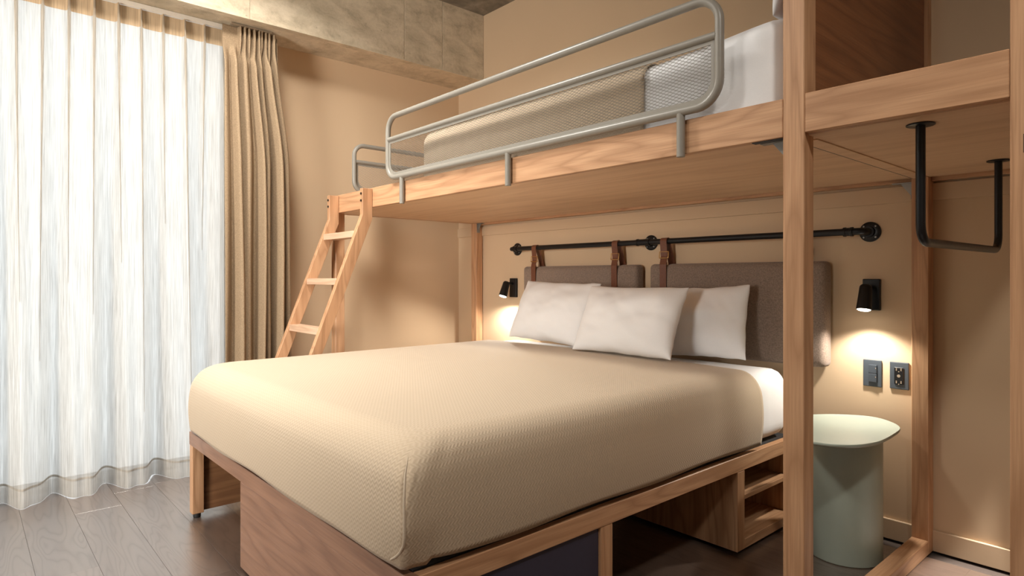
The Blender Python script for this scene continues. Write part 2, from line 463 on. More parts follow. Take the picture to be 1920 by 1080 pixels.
# window behind the sheer curtain
win = bpy.data.objects.new('window_1', None); C.objects.link(win); win.location = (XL - .1, (WY0 + WY1) / 2, 0)
struct(win, 'tall bright window behind the sheer curtain', 'window')
fx = (XL - .13, XL - .07)
box('frame_bar', fx, (WY0, WY1), (WZ0, WZ0 + .022), m_frame, win); box('frame_bar', fx, (WY0, WY1), (WZ1 - .03, WZ1), m_frame, win)
box('frame_bar', fx, (WY0, WY0 + .05), (WZ0 + .022, WZ1 - .03), m_frame, win); box('frame_bar', fx, (WY1 - .05, WY1), (WZ0 + .022, WZ1 - .03), m_frame, win)
box('pane', (XL - .103, XL - .097), (WY0 + .05, WY1 - .05), (WZ0 + .022, WZ1 - .03), m_glass, win, bev=0)

# ================================================================== CURTAINS
tr = tag(box('curtain_track', (-4.215, -4.185), (YF + .1, 1.40), (2.772, 2.803), m_track, bev=0.004), 'pale track under the beam that carries the sheer curtain', 'curtain track')
tr = tag(box('curtain_track', (-4.125, -4.105), (1.27, 1.53), (2.785, 2.800), m_track2, bev=0.003), 'short bronze track under the beam that carries the brown drape', 'curtain track')

def sheer():
    t = thing('sheer_curtain', 'white sheer pinch pleated curtain glowing in front of the window', 'curtain', (-4.2, -0.3, 0))
    y0, y1, ny, nz = -3.52, 1.385, 1500, 60
    pk = []
    yy = 0.101 - 0.1155 * 31
    while yy < 1.30:
        pk.append((yy, random.uniform(-.018, .018), random.choice((0.25, 0.5, 0.8, 1.0, 1.0)), random.uniform(.8, 1.2))); yy += 0.1155
    ztop = 2.77
    def d(y, z):
        s = min(1.0, max(0.0, (ztop - z) / 2.7))
        v = 0.012 * math.sin(y * 26 + 1.0) * min(1, s * 6) + (0.018 * s + 0.050 * s * s) * (1 if y < 1.1 else max(0.15, 1 - (y - 1.1) / .12)) * (math.sin(y * 2 * PI / 0.235 + 0.2 + 0.7 * math.sin(y * 4.1)) + 0.35 * math.sin(2 * (y * 2 * PI / 0.235 + 0.2 + 0.7 * math.sin(y * 4.1)) + 0.9))
        for yk, dr, keep, am in pk:
            u = y - yk - dr * s * 1.6
            if abs(u) > 0.12: continue
            head = max(0.0, 1 - abs((ztop - z) - 0.075) / 0.075) if z > ztop - .15 else 0
            wd = 0.0055 + 0.004 * (1 - head) * min(1, s * 20) + 0.026 * s ** 0.8
            if yk > 1.2: am = 0.2
            A = (0.026 + 0.004 * head) * am * (1 - s) + (0.052 * keep * am) * s
            v += A * math.exp(-(u / wd) ** 2)
        return v
    yl = [y0 + (y1 - y0) * i / ny for i in range(ny + 1)]
    HB = 0.098
    def build(name, zs, mat, off=0.0):
        bm = bmesh.new(); grid = []
        for z in zs:
            grid.append([bm.verts.new((d(y, max(z, .0)) + off + (0.004 * math.sin(y * 40) if z < .02 else 0), y + 0.3, (0.0006 + 0.009 * max(0.0, math.sin(y * 9) * math.sin(y * 23 + 1)) ** 4) if z == zs[-1] and z < .05 else z)) for y in yl])
        for a, b in zip(grid, grid[1:]):
            for i in range(ny): bm.faces.new((a[i], a[i + 1], b[i + 1], b[i]))
        return from_bm(name, bm, mat, t, (-4.2, -0.3, 0), smooth=True)
    zs = [2.664 - 0.01 * i for i in range(9)]
    build('heading_tape', [ztop - 0.0118 * i for i in range(10)], m_heading)
    while zs[-1] > HB + .05: zs.append(zs[-1] - 0.055)
    zs.append(HB)
    build('sheer_cloth', zs, m_sheer)
    for yk, dr, keep, am in pk:
        if yk < -0.4 or yk > 1.3: continue
        bm = bmesh.new(); g = []; L = random.uniform(1.1, 2.4)
        for k in range(15):
            f = k / 14; z = ztop - 0.004 - L * f ** 1.7; s_ = (ztop - z) / 2.7
            yc = yk + dr * s_ * 1.6
            hw = 0.0005 + 0.003 * (1 - f) + 0.0075 * min(1, f * 5) * (1 - f) ** 1.1 - 0.0025 * math.exp(-((ztop - z - .085) / .02) ** 2)
            xx = d(yc, z) + 0.004
            g.append([bm.verts.new((xx - .008, yc + .3 - hw, z)), bm.verts.new((xx, yc + .3 - hw * .35, z)), bm.verts.new((xx - .002, yc + .3 + hw * .2, z)), bm.verts.new((xx - .009, yc + .3 + hw, z))])
        for a, b in zip(g, g[1:]):
            for i in range(3): bm.faces.new((a[i], a[i + 1], b[i + 1], b[i]))
        from_bm('pleat', bm, m_pleat, t, (-4.2, -0.3, 0), smooth=True)
    build('hem', [HB, HB - .012, .06, .04, .016], m_hem2)
    build('hem_fold', [HB + .006, HB - .006], m_hem, 0.003)
m_heading = sheer_mat('sheer_heading', (0.60, 0.42, 0.25), 0.0, 0.25, (0.60, 0.43, 0.27))
m_pleat = sheer_mat('sheer_pleat', (0.84, 0.81, 0.76), 0.06, 0.62, (0.58, 0.47, 0.35))
m_hem2 = sheer_mat('sheer_hem_double', (0.90, 0.885, 0.86), 0.06, 0.6)
sheer()

def drape():
    t = thing('drape', 'brown linen drape gathered at the edge of the window', 'curtain', (-4.1, 1.44, 0))
    ztop = 2.782; y0, y1 = 1.225, 1.640
    n, nz = 420, 70
    zs = [ztop - 0.012 * i for i in range(22)]
    while zs[-1] > 0.06: zs.append(zs[-1] - 0.05)
    zs[-1] = 0.02
    # folds: (centre fraction at top, centre fraction below, half width, amplitude)
    bm = bmesh.new(); grid = []
    def smooth(a, b, x):
        x = max(0, min(1, (x - a) / (b - a))); return x * x * (3 - 2 * x)
    low = [(.00, .085, .045), (.205, .050, .075), (.36, .070, .055), (.53, .040, .085), (.655, .045, .06), (.80, .052, .09), (.96, .055, .06)]
    top = [(.30, .016), (.385, .026), (.48, .024), (.575, .024), (.65, .017), (.715, .014), (.775, .018), (.86, .026), (.955, .03)]
    for z in zs:
        row = []; dep = ztop - z
        hh = smooth(0.10, 0.26, dep)                     # 0 in the heading tape, 1 in the free cloth
        pinch = math.exp(-((dep - 0.17) / 0.045) ** 2)
        spread = 0.80 + 0.20 * smooth(.15, .9, dep)        # the bundle widens below the gathering
        for i in range(n + 1):
            f = i / n
            v = 0.0
            for c, wd in top: v += 0.034 * math.exp(-((f - c - 0.01 * math.sin(c * 50)) / wd) ** 2) * (1 - hh)
            for c, wd, A in low:
                g = math.exp(-(abs((f - c - .022 * math.sin(c * 23 + dep * 1.5) * hh) / wd) ** 2.4))
                v += 1.3 * A * g * hh * (0.75 + 0.25 * smooth(.2, 1.4, dep))
            v += 0.006 * noise.noise(Vector((f * 9, dep * 1.2, 3))) * hh - 0.018 * pinch * (0.5 + 0.5 * math.sin(f * 64)) * (f > .26)
            # the flat first flap
            yy = y0 + (y1 - y0) * f * spread
            row.append(bm.verts.new((v - 0.025, yy - 1.44, z)))
        grid.append(row)
    for a, b in zip(grid, grid[1:]):
        for i in range(n): bm.faces.new((a[i], a[i + 1], b[i + 1], b[i]))
    o = from_bm('drape_cloth', bm, m_drape, t, (-4.1, 1.44, 0), smooth=True)
    so = o.modifiers.new('thick', 'SOLIDIFY'); so.thickness = 0.003
    # side turn-back of the cloth against the wall
    bm = bmesh.new()
    g = []
    for z in (2.76, 2.5, 1.5, .5, .03):
        sp = 0.80 + 0.20 * smooth(.15, .9, ztop - z)
        ye = y0 + (y1 - y0) * sp
        g.append([bm.verts.new((x, ye + dy - 1.44, z)) for x, dy in ((0.0, -.004), (-.03, .010), (-.07, .004), (-.11, -.004))])
    for a, b in zip(g, g[1:]):
        for i in range(3): bm.faces.new((a[i], a[i + 1], b[i + 1], b[i]))
    o = from_bm('side_return', bm, m_drape, t, (-4.1, 1.44, 0), smooth=True)
    o.modifiers.new('thick', 'SOLIDIFY').thickness = 0.003
drape()

# ================================================================== LOFT BED
loft = thing('loft_bed', 'oak loft bed with open wardrobe bay standing over the large bed', 'loft bed', (-2.2, 2.55, 0))
ZU, ZT, YL = 1.635, 1.755, 1.921
def post(x, y, z1, z0=0.0): return box('post', (x, x + .066), (y, y + .066), (z0, z1), oak_z, loft, bev=0.0025)
post(-0.906, YL, ZC - .02); post(-0.344, YL, ZC - .02)
box('knot', (-0.318, -0.306), (YL - 0.0012, YL + .001), (1.50, 1.545), simple('dark_knot', (0.06, 0.03, 0.015), 0.6), loft, bev=0.0005)
post(-4.066, YL, ZT - .004); post(-4.066, 3.136, ZU); post(-0.906, 3.136, ZU); post(-0.344, 3.136, ZC - .02)
box('front_rail', (-4.0, -0.907), (YL, YL + .028), (ZU, ZT), oak_x, loft)
box('wardrobe_rail', (-0.839, -0.345), (YL + .001, YL + .029), (ZU + .004, ZT + .003), oak_x, loft)
box('end_rail', (-4.066, -4.04), (YL + .067, 3.136), (ZU, ZT), oak_y, loft)
box('rear_rail', (-4.0, -0.907), (3.168, 3.196), (1.622, ZT), oak_x, loft)
box('rear_rail', (-0.839, XR - .01), (3.168, 3.196), (1.618, ZT), oak_x, loft)
box('platform', (-4.038, -0.905), (YL + .029, 3.160), (ZU + .002, ZU + .022), veneer_x, loft, bev=0.001)
box('wardrobe_shelf', (-0.902, -0.345), (YL + .030, 3.160), (ZU, ZU + .022), veneer_x, loft, bev=0.001)
box('platform_seam', (-0.9075, -0.8995), (1.99, 3.136), (ZU - .0005, ZU + .0015), m_foot, loft, bev=0)
box('batten', (-0.897, -0.842), (2.02, 3.13), (ZU - .004, ZU), veneer_x, loft, bev=0.001)
box('head_panel', (-0.880, -0.862), (1.990, 3.17), (ZT, ZC - .05), walnut_y, loft, bev=0.001)
box('panel_edge', (-0.8625, -0.852), (1.988, 2.03), (ZT, ZC - .05), oak_z, loft, bev=0.001)
box('panel_edge', (-0.8625, -0.846), (3.15, 3.196), (ZT, ZC - .05), oak_z, loft, bev=0.001)
# floor crossbar of the wardrobe bay
box('floor_crossbar', (-0.906, -0.84), (1.988, 3.135), (0.0, 0.061), oak_y, loft, bev=0.003)
# brackets
def gusset(name, p, dx):
    """corner bracket: plate under the rail, triangular web against the post"""
    bm = bmesh.new(); w = .022
    bm_box(bm, (min(0, dx), max(0, dx)), (0, .03), (-.004, 0)); 
    a = [bm.verts.new(v) for v in ((0, .012, -.004), (dx * .6, .012, -.004), (0, .012, -.07))]
    b = [bm.verts.new(v) for v in ((0, .016, -.004), (dx * .6, .016, -.004), (0, .016, -.07))]
    bm.faces.new(a); bm.faces.new(b[::-1])
    for i in range(3): bm.faces.new((a[i], b[i], b[(i + 1) % 3], a[(i + 1) % 3]))
    bm_box(bm, (min(0, dx * .06), max(0, dx * .06)), (0, .03), (-.075, -.004))
    bmesh.ops.recalc_face_normals(bm, faces=bm.faces)
    return from_bm(name, bm, m_galv, loft, p)
g = gusset('corner_bracket', (-0.907, 1.955, ZU), -0.09)
s = box('slot_plate', (-1.01, -0.908), (1.926, 1.95), (ZU - .003, ZU + .001), m_foot, loft, bev=0)
gusset('corner_bracket', (-3.999, 3.142, ZU), 0.065)
gusset('corner_bracket', (-0.907, 3.150, 1.620), -0.08)

def guard(name, A, ux, L, z0, zm, z1, ra, r=0.0155, uprights=(), out=None):
    """tube frame with a mesh field; A = lower corner start, ux = unit direction along its length"""
    A = Vector(A); ux = Vector(ux); uz = Vector((0, 0, 1))
    P = lambda s, z: A + ux * s + uz * (z - A.z)
    pts = fillet([P(0, z0), P(L, z0), P(L, z1), P(0, z1)], ra, 8, True)
    fr = tube(name, pts, r, m_steel, loft, 14, True)
    tube('mid_bar', [P(r * .6, zm), P(L - r * .6, zm)], r * .9, m_steel, fr, 12)
    # flat border of the mesh field, with rounded lower corners
    e0, e1 = r * .7, 0.030
    zt = zm - r * .8
    n_ = Vector(out)
    bo = fillet([P(r * .4, z0 + r * .4), P(L - r * .4, z0 + r * .4), P(L - r * .4, zt), P(r * .4, zt)], [ra, ra, .002, .002], 6, True)
    bi = fillet([P(e1, z0 + e1), P(L - e1, z0 + e1), P(L - e1, zt - .014), P(e1, zt - .014)], [ra * .72, ra * .72, .002, .002], 6, True)
    p0 = base_of(fr)
    bm = bmesh.new(); q = []
    for off in (-.002, .002):
        q.append(([bm.verts.new(p + n_ * off - p0) for p in bo], [bm.verts.new(p + n_ * off - p0) for p in bi]))
    m = len(bo)
    for i in range(m):
        j = (i + 1) % m
        bm.faces.new((q[0][0][i], q[0][0][j], q[0][1][j], q[0][1][i])); bm.faces.new((q[1][0][i], q[1][1][i], q[1][1][j], q[1][0][j]))
        bm.faces.new((q[0][0][i], q[1][0][i], q[1][0][j], q[0][0][j])); bm.faces.new((q[0][1][i], q[0][1][j], q[1][1][j], q[1][1][i]))
    bmesh.ops.recalc_face_normals(bm, faces=bm.faces)
    from_bm('mesh_border', bm, m_steel, fr, p0)
    # expanded metal: two families of slanted strands clipped to the field
    poly = [((p - A).dot(ux), p.z) for p in bi]
    def clip(s0, zz0, ds, dz):
        ts = []
        for i in range(len(poly)):
            (ax, az), (bx, bz) = poly[i], poly[(i + 1) % len(poly)]
            ex, ez = bx - ax, bz - az; den = ds * ez - dz * ex
            if abs(den) < 1e-9: continue
            t = ((ax - s0) * ez - (az - zz0) * ex) / den; u = ((ax - s0) * dz - (az - zz0) * ds) / den
            if 0 <= u <= 1: ts.append(t)
        return (min(ts), max(ts)) if len(ts) >= 2 else None
    bm = bmesh.new(); pitch = 0.0265; slope = 0.46; h = 0.0008
    s = -1.2
    while s < L + 1.2:
        for sg, yo in ((1, .0012), (-1, -.0012)):
            c = clip(s, z0, 1.0, sg * slope)
            if c and c[1] - c[0] > .004:
                a = P(s + c[0], z0 + sg * slope * c[0]) - p0; b = P(s + c[1], z0 + sg * slope * c[1]) - p0
                dr = (b - a).normalized(); sd = dr.cross(n_).normalized() * h
                for o_ in (a, b): pass
                th = n_ * .0009
                v = [bm.verts.new(x) for x in (a - sd + n_ * yo - th, a + sd + n_ * yo + th, b + sd + n_ * yo + th, b - sd + n_ * yo - th)]
                v2 = [bm.verts.new(x.co - n_ * .0012 + sd * .4) for x in v]
                bm.faces.new(v); bm.faces.new(v2[::-1])
                for i in range(4): bm.faces.new((v[i], v2[i], v2[(i + 1) % 4], v[(i + 1) % 4]))
        s += pitch
    bmesh.ops.recalc_face_normals(bm, faces=bm.faces)
    mo = from_bm('mesh_panel', bm, m_steel, fr, p0); mo['kind'] = 'stuff'
    for u in uprights:
        tube('upright', [P(u, z0 - r * .5), P(u, ZU - .012)], r * .95, m_steel, fr, 12)
    return fr
YG = YL - 0.0165
guard('guard_rail', (-3.275, YG, 1.782), (1, 0, 0), 2.162, 1.782, 2.012, 2.143, 0.085, uprights=(0.155, 1.085, 2.012), out=(0, -1, 0))
guard('end_guard_rail', (-4.024, 2.07, 1.80), (0, 1, 0), 1.04, 1.80, 2.010, 2.127, 0.075, out=(1, 0, 0))

oak_pale = wood('pale_oak', 0, (0.74, 0.52, 0.37), (0.68, 0.45, 0.30), (0.52, 0.33, 0.21))
# ladder
lad = thing('ladder', 'small oak ladder with three visible rungs bolted to the loft rail', 'ladder', (-3.72, 1.5, 0))
def stile(x0, x1):
    zb, yb = 1.60, 1.892
    prof = [(1.919, 1.748), (1.919, 1.56), (1.290, 0.0), (1.230, 0.0), (1.852, 1.585), (1.852, 1.748)]
    # slope: the stile leans out from the rail to the floor
    bm = bmesh.new(); c = Vector(((x0 + x1) / 2, 1.55, .9))
    a = [bm.verts.new((x0 - c.x, y - c.y, z - c.z)) for y, z in prof]; b = [bm.verts.new((x1 - c.x, y - c.y, z - c.z)) for y, z in prof]
    n = len(prof)
    bm.faces.new(a); bm.faces.new(b[::-1])
    for i in range(n): bm.faces.new((a[i], b[i], b[(i + 1) % n], a[(i + 1) % n]))
    bmesh.ops.recalc_face_normals(bm, faces=bm.faces)
    bmesh.ops.bevel(bm, geom=list(bm.edges), offset=0.002, segments=1, affect='EDGES')
    o = from_bm('stile', bm, oak_z, lad, c)
    for z in (1.715, 1.672):
        bm = bmesh.new(); bm_lathe(bm, [(0, -.001), (.0075, -.001), (.0075, .004), (0, .004)], 10, Matrix.Rotation(PI / 2, 3, 'X'))
        bmesh.ops.recalc_face_normals(bm, faces=bm.faces)
        from_bm('bolt', bm, m_bolt, o, ((x0 + x1) / 2, 1.8515, z))
stile(-3.525, -3.490); stile(-3.985, -3.950)
for z in (1.475, 1.182, 0.887, 0.592, 0.297):
    yc = 1.852 - (1.585 - z) * (1.852 - 1.230) / 1.585
    box('rung', (-3.9495, -3.5255), (yc - .0, yc + .075), (z - .030, z + .010), oak_pale, lad)

# mattress of the loft
mt = thing('upper_mattress', 'mattress in white sheets lying on the loft behind the mesh guard', 'mattress', (-1.97, 2.55, ZU + .022))
bm = rbox_bm(2.10, 1.163, 0.358, 0.07, (60, 30, 14))
for v in bm.verts:
    q = v.co
    s = max(0, (q.x - 0.5)) / .55
    q.z += 0.045 * s * (q.z > 0) * (1 - (abs(q.y) / .6) ** 2 * .3) + 0.003 * noise.noise(Vector((q.x * 5, q.y * 5, q.z * 5)))
    q.y += (0.003 if q.x < .52 else 0.007) * noise.noise(Vector((q.x * 6, q.z * 8, 1.3))) * (abs(q.y) > .5)
from_bm('sheet', bm, m_white, mt, (-1.962, 2.555, ZU + .030 + .179), smooth=True)

def loft_outline(x0, x1, y0, y1, rc, n=10):
    """closed outline, counter-clockwise from the head-side right corner"""
    return fillet([(x1, y1, 0), (x0, y1, 0), (x0, y0, 0), (x1, y0, 0)], rc, n, True)

cv = rbox_bm(1.76, 1.185, 0.372, 0.085, (66, 34, 16))
for v in cv.verts:
    q = v.co
    if q.z < -.10:                                  # the cloth hangs straight below the edge
        c = (max(-.795, min(.795, q.x)), max(-.5075, min(.5075, q.y))); dd = Vector((q.x - c[0], q.y - c[1]))
        if dd.length > 1e-6: dd = dd.normalized() * .085; q.x, q.y = c[0] + dd.x, c[1] + dd.y
    q.z += 0.004 * noise.noise(Vector((q.x * 3, q.y * 4, 1)))
    q.y += 0.0025 * noise.noise(Vector((q.x * 5, q.z * 6, 4)))
cv.normal_update()
bmesh.ops.delete(cv, geom=[f for f in cv.faces if f.calc_center_median().z < -.172 and abs(f.normal.z) > .6], context='FACES')
bmesh.ops.delete(cv, geom=[f for f in cv.faces if f.calc_center_median().x > .70], context='FACES')
uvl = cv.loops.layers.uv.new('uv')
for f in cv.faces:
    nn = f.normal
    for l in f.loops:
        q = l.vert.co
        l[uvl].uv = (q.x, q.y) if abs(nn.z) > .6 else ((q.x, q.z) if abs(nn.y) > abs(nn.x) else (q.y, q.z))
o = from_bm('upper_coverlet', cv, m_cover, None, (-2.1595, 2.555, ZU + .027 + .1875), smooth=True)
o.modifiers.new('thick', 'SOLIDIFY').thickness = 0.004
tag(o, 'beige coverlet spread over the mattress up on the loft', 'coverlet')

# ================================================================== LARGE BED
bed = thing('bed_frame', 'oak platform bed base with open cubbies under the beige coverlet', 'bed', (-2.4, 1.9, 0))
X0, X1, Y0, Y1 = -3.423, -1.375, 0.860, 3.05
box('side_rail', (X1 - .03, X1), (Y0 + .03, Y1), (0.362, 0.426), oak_y, bed)
box('side_rail', (X0, X0 + .03), (Y0 + .03, Y1), (0.362, 0.426), oak_y, bed)
box('foot_rail', (X0, X1), (Y0, Y0 + .03), (0.362, 0.427), front_x, bed)
box('platform_base', (X0 + .03, X1 - .03), (Y0 + .03, Y1), (0.385, 0.428), m_black_cloth, bed, bev=0.004)
box('leg', (X0, X0 + .049), (Y0 + .002, Y0 + .056), (0.022, 0.362), oak_z, bed)
lathe('foot', [(0, 0), (.016, 0), (.018, .004), (.018, .022), (0, .022)], (X0 + .03, Y0 + .028, 0), m_foot, bed, 14)
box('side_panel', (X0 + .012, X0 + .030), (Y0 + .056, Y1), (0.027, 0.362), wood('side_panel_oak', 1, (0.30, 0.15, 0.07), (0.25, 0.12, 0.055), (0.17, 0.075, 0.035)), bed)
# storage box at the foot corner
st = box('drawer_front', (-2.664, X1 - .002), (Y0 + .001, Y0 + .022), (0.012, 0.3612), front_x, bed)
box('storage_side', (-2.664, -2.644), (Y0 + .022, 1.671), (0.012, 0.361), oak_y, bed)
box('storage_side', (-2.644, X1 - .03), (1.645, 1.671), (0.012, 0.361), oak_x, bed)
box('storage_floor', (-2.644, X1 - .03), (Y0 + .022, 1.645), (0.012, 0.03), oak_x, bed)
box('storage_post', (X1 - .03, X1 - .002), (1.610, 1.671), (0.0, 0.361), oak_z, bed)
box('indigo_panel', (X1 - .028, X1 - .012), (Y0 + .023, 1.609), (0.012, 0.361), m_indigo, bed)['label'] = 'dark indigo panel'
# cubby unit near the head
ya, yb2, xa = 2.500, 3.05, -2.02
box('cubby_side', (xa, X1 - .001), (ya, ya + .062), (0.018, 0.361), oak_z, bed)
box('cubby_side', (xa, X1 - .001), (yb2 - .03, yb2), (0.018, 0.361), oak_z, bed)
box('cubby_shelf', (xa + .02, X1 - .02), (ya + .063, yb2 - .031), (0.219, 0.240), oak_y, bed)
box('cubby_floor', (xa, X1 - .001), (ya + .063, yb2 - .031), (0.018, 0.060), oak_y, bed)
box('cubby_back', (xa, xa + .012), (ya + .063, yb2 - .031), (0.060, 0.361), oak_y, bed)
for px, py in ((xa + .1, ya + .1), (X1 - .06, ya + .1), (xa + .1, yb2 - .1), (X1 - .06, yb2 - .1)):
    lathe('foot', [(0, 0), (.016, 0), (.018, .004), (.018, .018), (0, .018)], (px, py, 0), m_foot, bed, 12)

# mattress in its white sheet
ma = thing('mattress', 'thick mattress in a white sheet on the low oak bed', 'mattress', (-2.39, 1.95, 0.428))
bm = rbox_bm(1.985, 2.12, 0.322, 0.075, (64, 70, 16))
for v in bm.verts:
    q = v.co; q.z += 0.004 * noise.noise(Vector((q.x * 4, q.y * 4, 0))) * (q.z > 0)
    if abs(q.x) > .96: q.x += .004 * noise.noise(Vector((q.y * 14, q.z * 4, 2)))
from_bm('sheet', bm, m_white, ma, (-2.383, 1.965, 0.434 + .161), smooth=True)

def big_coverlet():
    x0, x1, yf, yh, zt, zb = -3.398, -1.366, 0.846, 2.690, 0.774, 0.452
    R = 0.105
    NP_A, NP_F = 110, 124           # points along a side, along the foot
    # profile: from the hem up, round the top edge, to the start of the flat top
    prof = []
    for i in range(13): prof.append((0.0, zb + (zt - R - zb) * i / 12, (zt - R - zb) * (12 - i) / 12))
    for i in range(1, 10):
        a = PI / 2 * i / 9; prof.append((R * (1 - math.cos(a)), zt - R + R * math.sin(a), -R * a))
    rows = []
    # perimeter path: right side from the head down to the foot, foot to the left, left side back to the head
    def row(ins, z, arc):
        f = (z - zb) / (zt - zb)
        bulge = 0.010 * math.sin(PI * min(1, f * 1.25))
        xr, xl, yy = x1 - ins + bulge, x0 + ins - bulge, yf + ins - bulge * 1.2
        sag = 0.02 * (1 - f)
        rc_r = 0.018 + 0.07 * min(1, max(0, (f - .45) / .5))
        rc_l = 0.06 + 0.05 * f
        pts = []
        n = 6
        def seg(a, b, m): return [Vector(a).lerp(Vector(b), i / m) for i in range(m)]
        cr = (xr - rc_r, yy + rc_r); cl = (xl + rc_l, yy + rc_l)
        P = seg((xr, yh, z), (xr, cr[1], z), NP_A)
        P += [Vector((cr[0] + rc_r * math.cos(a), cr[1] + rc_r * math.sin(a), z)) for a in [-PI / 2 * i / n for i in range(n)]]
        P += seg((cr[0], yy, z), (cl[0], yy, z), NP_F)
        P += [Vector((cl[0] + rc_l * math.cos(a), cl[1] + rc_l * math.sin(a), z)) for a in [-PI / 2 - PI / 2 * i / n for i in range(n)]]
        P += seg((xl, cl[1], z), (xl, yh, z), NP_A); P.append(Vector((xl, yh, z)))
        return P
    bm = bmesh.new(); uvl = bm.loops.layers.uv.new('uv'); uvd = {}
    allrows = [row(*p) for p in prof]
    NV = len(allrows[0])
    NS = NP_A + 3
    for r_, (ins, z, arc) in zip(allrows, prof):
        vr = []
        for i, p in enumerate(r_):
            f = (z - zb) / (zt - zb)
            # wavy hem, soft unevenness
            q = p.copy()
            wob = noise.noise(Vector((q.x * 2.2, q.y * 2.2, q.z * 3)))
            if i < NP_A: q.x += 0.005 * wob
            elif i < NP_A + 6 + NP_F: q.y += 0.006 * wob
            # the hem dips at the left foot corner and rises towards the right one
            if NP_A - 4 < i < NP_A + 12 + NP_F: q.z -= 0.014 * (1 - f)
            if f < .05: q.z += 0.004 * math.sin(q.x * 7) + 0.004 * math.sin(q.y * 9)
            # the foot face pulls in toward the bottom of the folded right corner
            dc = math.hypot(q.x - x1, q.y - yf)
            pull = max(0, 1 - f * 2.6) ** 1.4 * math.exp(-(dc / 0.10) ** 2)
            q.x -= 0.030 * pull; q.y += 0.010 * pull
            v = bm.verts.new(q); vr.append(v)
        rows.append(vr)
    def setuv(face, fn):
        for l in face.loops: l[uvl].uv = fn(l.vert.co)
    for j in range(len(rows) - 1):
        a0, a1 = prof[j][2], prof[j + 1][2]
        for i in range(NV - 1):
            f = bm.faces.new((rows[j][i], rows[j + 1][i], rows[j + 1][i + 1], rows[j][i + 1]))
            side = i < NP_A + 3 or i >= NP_A + 6 + NP_F + 3
            ix = (i, i, i + 1, i + 1); ar = (a0, a1, a1, a0)
            for l, ii, aa in zip(f.loops, ix, ar):
                q = l.vert.co
                l[uvl].uv = (aa, q.y) if side else (q.x, -aa)
    # flat top: a grid hung between the last row's left, right and foot runs
    top = rows[-1]
    # shrink rings toward the middle line (head edge stays open)
    prev = top; cx = (x0 + x1) / 2
    K = 16
    for k in range(1, K + 1):
        t = k / K; cur = []
        for i, v in enumerate(top):
            p = v.co
            tx = cx + (p.x - cx) * (1 - t)
            ty = p.y + (min(yh, p.y + (yh - p.y) * t) - p.y) * (1.0 if True else 0)
            ty = p.y + (yh - p.y) * t * (1 if p.y < yh else 0)
            z = zt + 0.010 * (1 - (1 - t) ** 2) + 0.0035 * noise.noise(Vector((tx * 3, ty * 3, 5)))
            cur.append(bm.verts.new((tx, ty, z)))
        for i in range(NV - 1):
            if k == K and False: continue
            f = bm.faces.new((prev[i], cur[i], cur[i + 1], prev[i + 1]))
            for l in f.loops: l[uvl].uv = (l.vert.co.x, l.vert.co.y)
        prev = cur
    bmesh.ops.remove_doubles(bm, verts=bm.verts, dist=1e-5)
    bmesh.ops.recalc_face_normals(bm, faces=bm.faces)
    t = thing('coverlet', 'beige zigzag woven coverlet tucked over the large lower bed', 'coverlet', (-2.38, 1.75, 0.45))
    o = from_bm('coverlet_cloth', bm, m_cover, t, (0, 0, 0), smooth=True)
    so = o.modifiers.new('thick', 'SOLIDIFY'); so.thickness = 0.004; so.offset = -1
    # rolled edge of the folded corner: runs down the corner, then sweeps in under the foot
    zc = [0.735, 0.70, 0.64, 0.58, 0.545, 0.52, 0.497, 0.478, 0.462]
    pts = []
    for z in zc:
        f = (z - zb) / (zt - zb)
        s = max(0, (0.545 - z) / 0.083)
        ins = 0.030 if z > .72 else (0.008 if z > .69 else 0)
        pts.append((x1 + 0.004 - ins - 0.075 * s ** 2, yf - 0.008 + ins + 0.006 * s, z))
    pts = [Vector(p) for p in pts]
    tube('corner_fold', pts, [0.001, 0.003, .0035, .004, .004, .004, .004, .004, .003], m_hemcord, t, 8)
    pts = [r[0].co if False else None for r in ()]
big_coverlet()

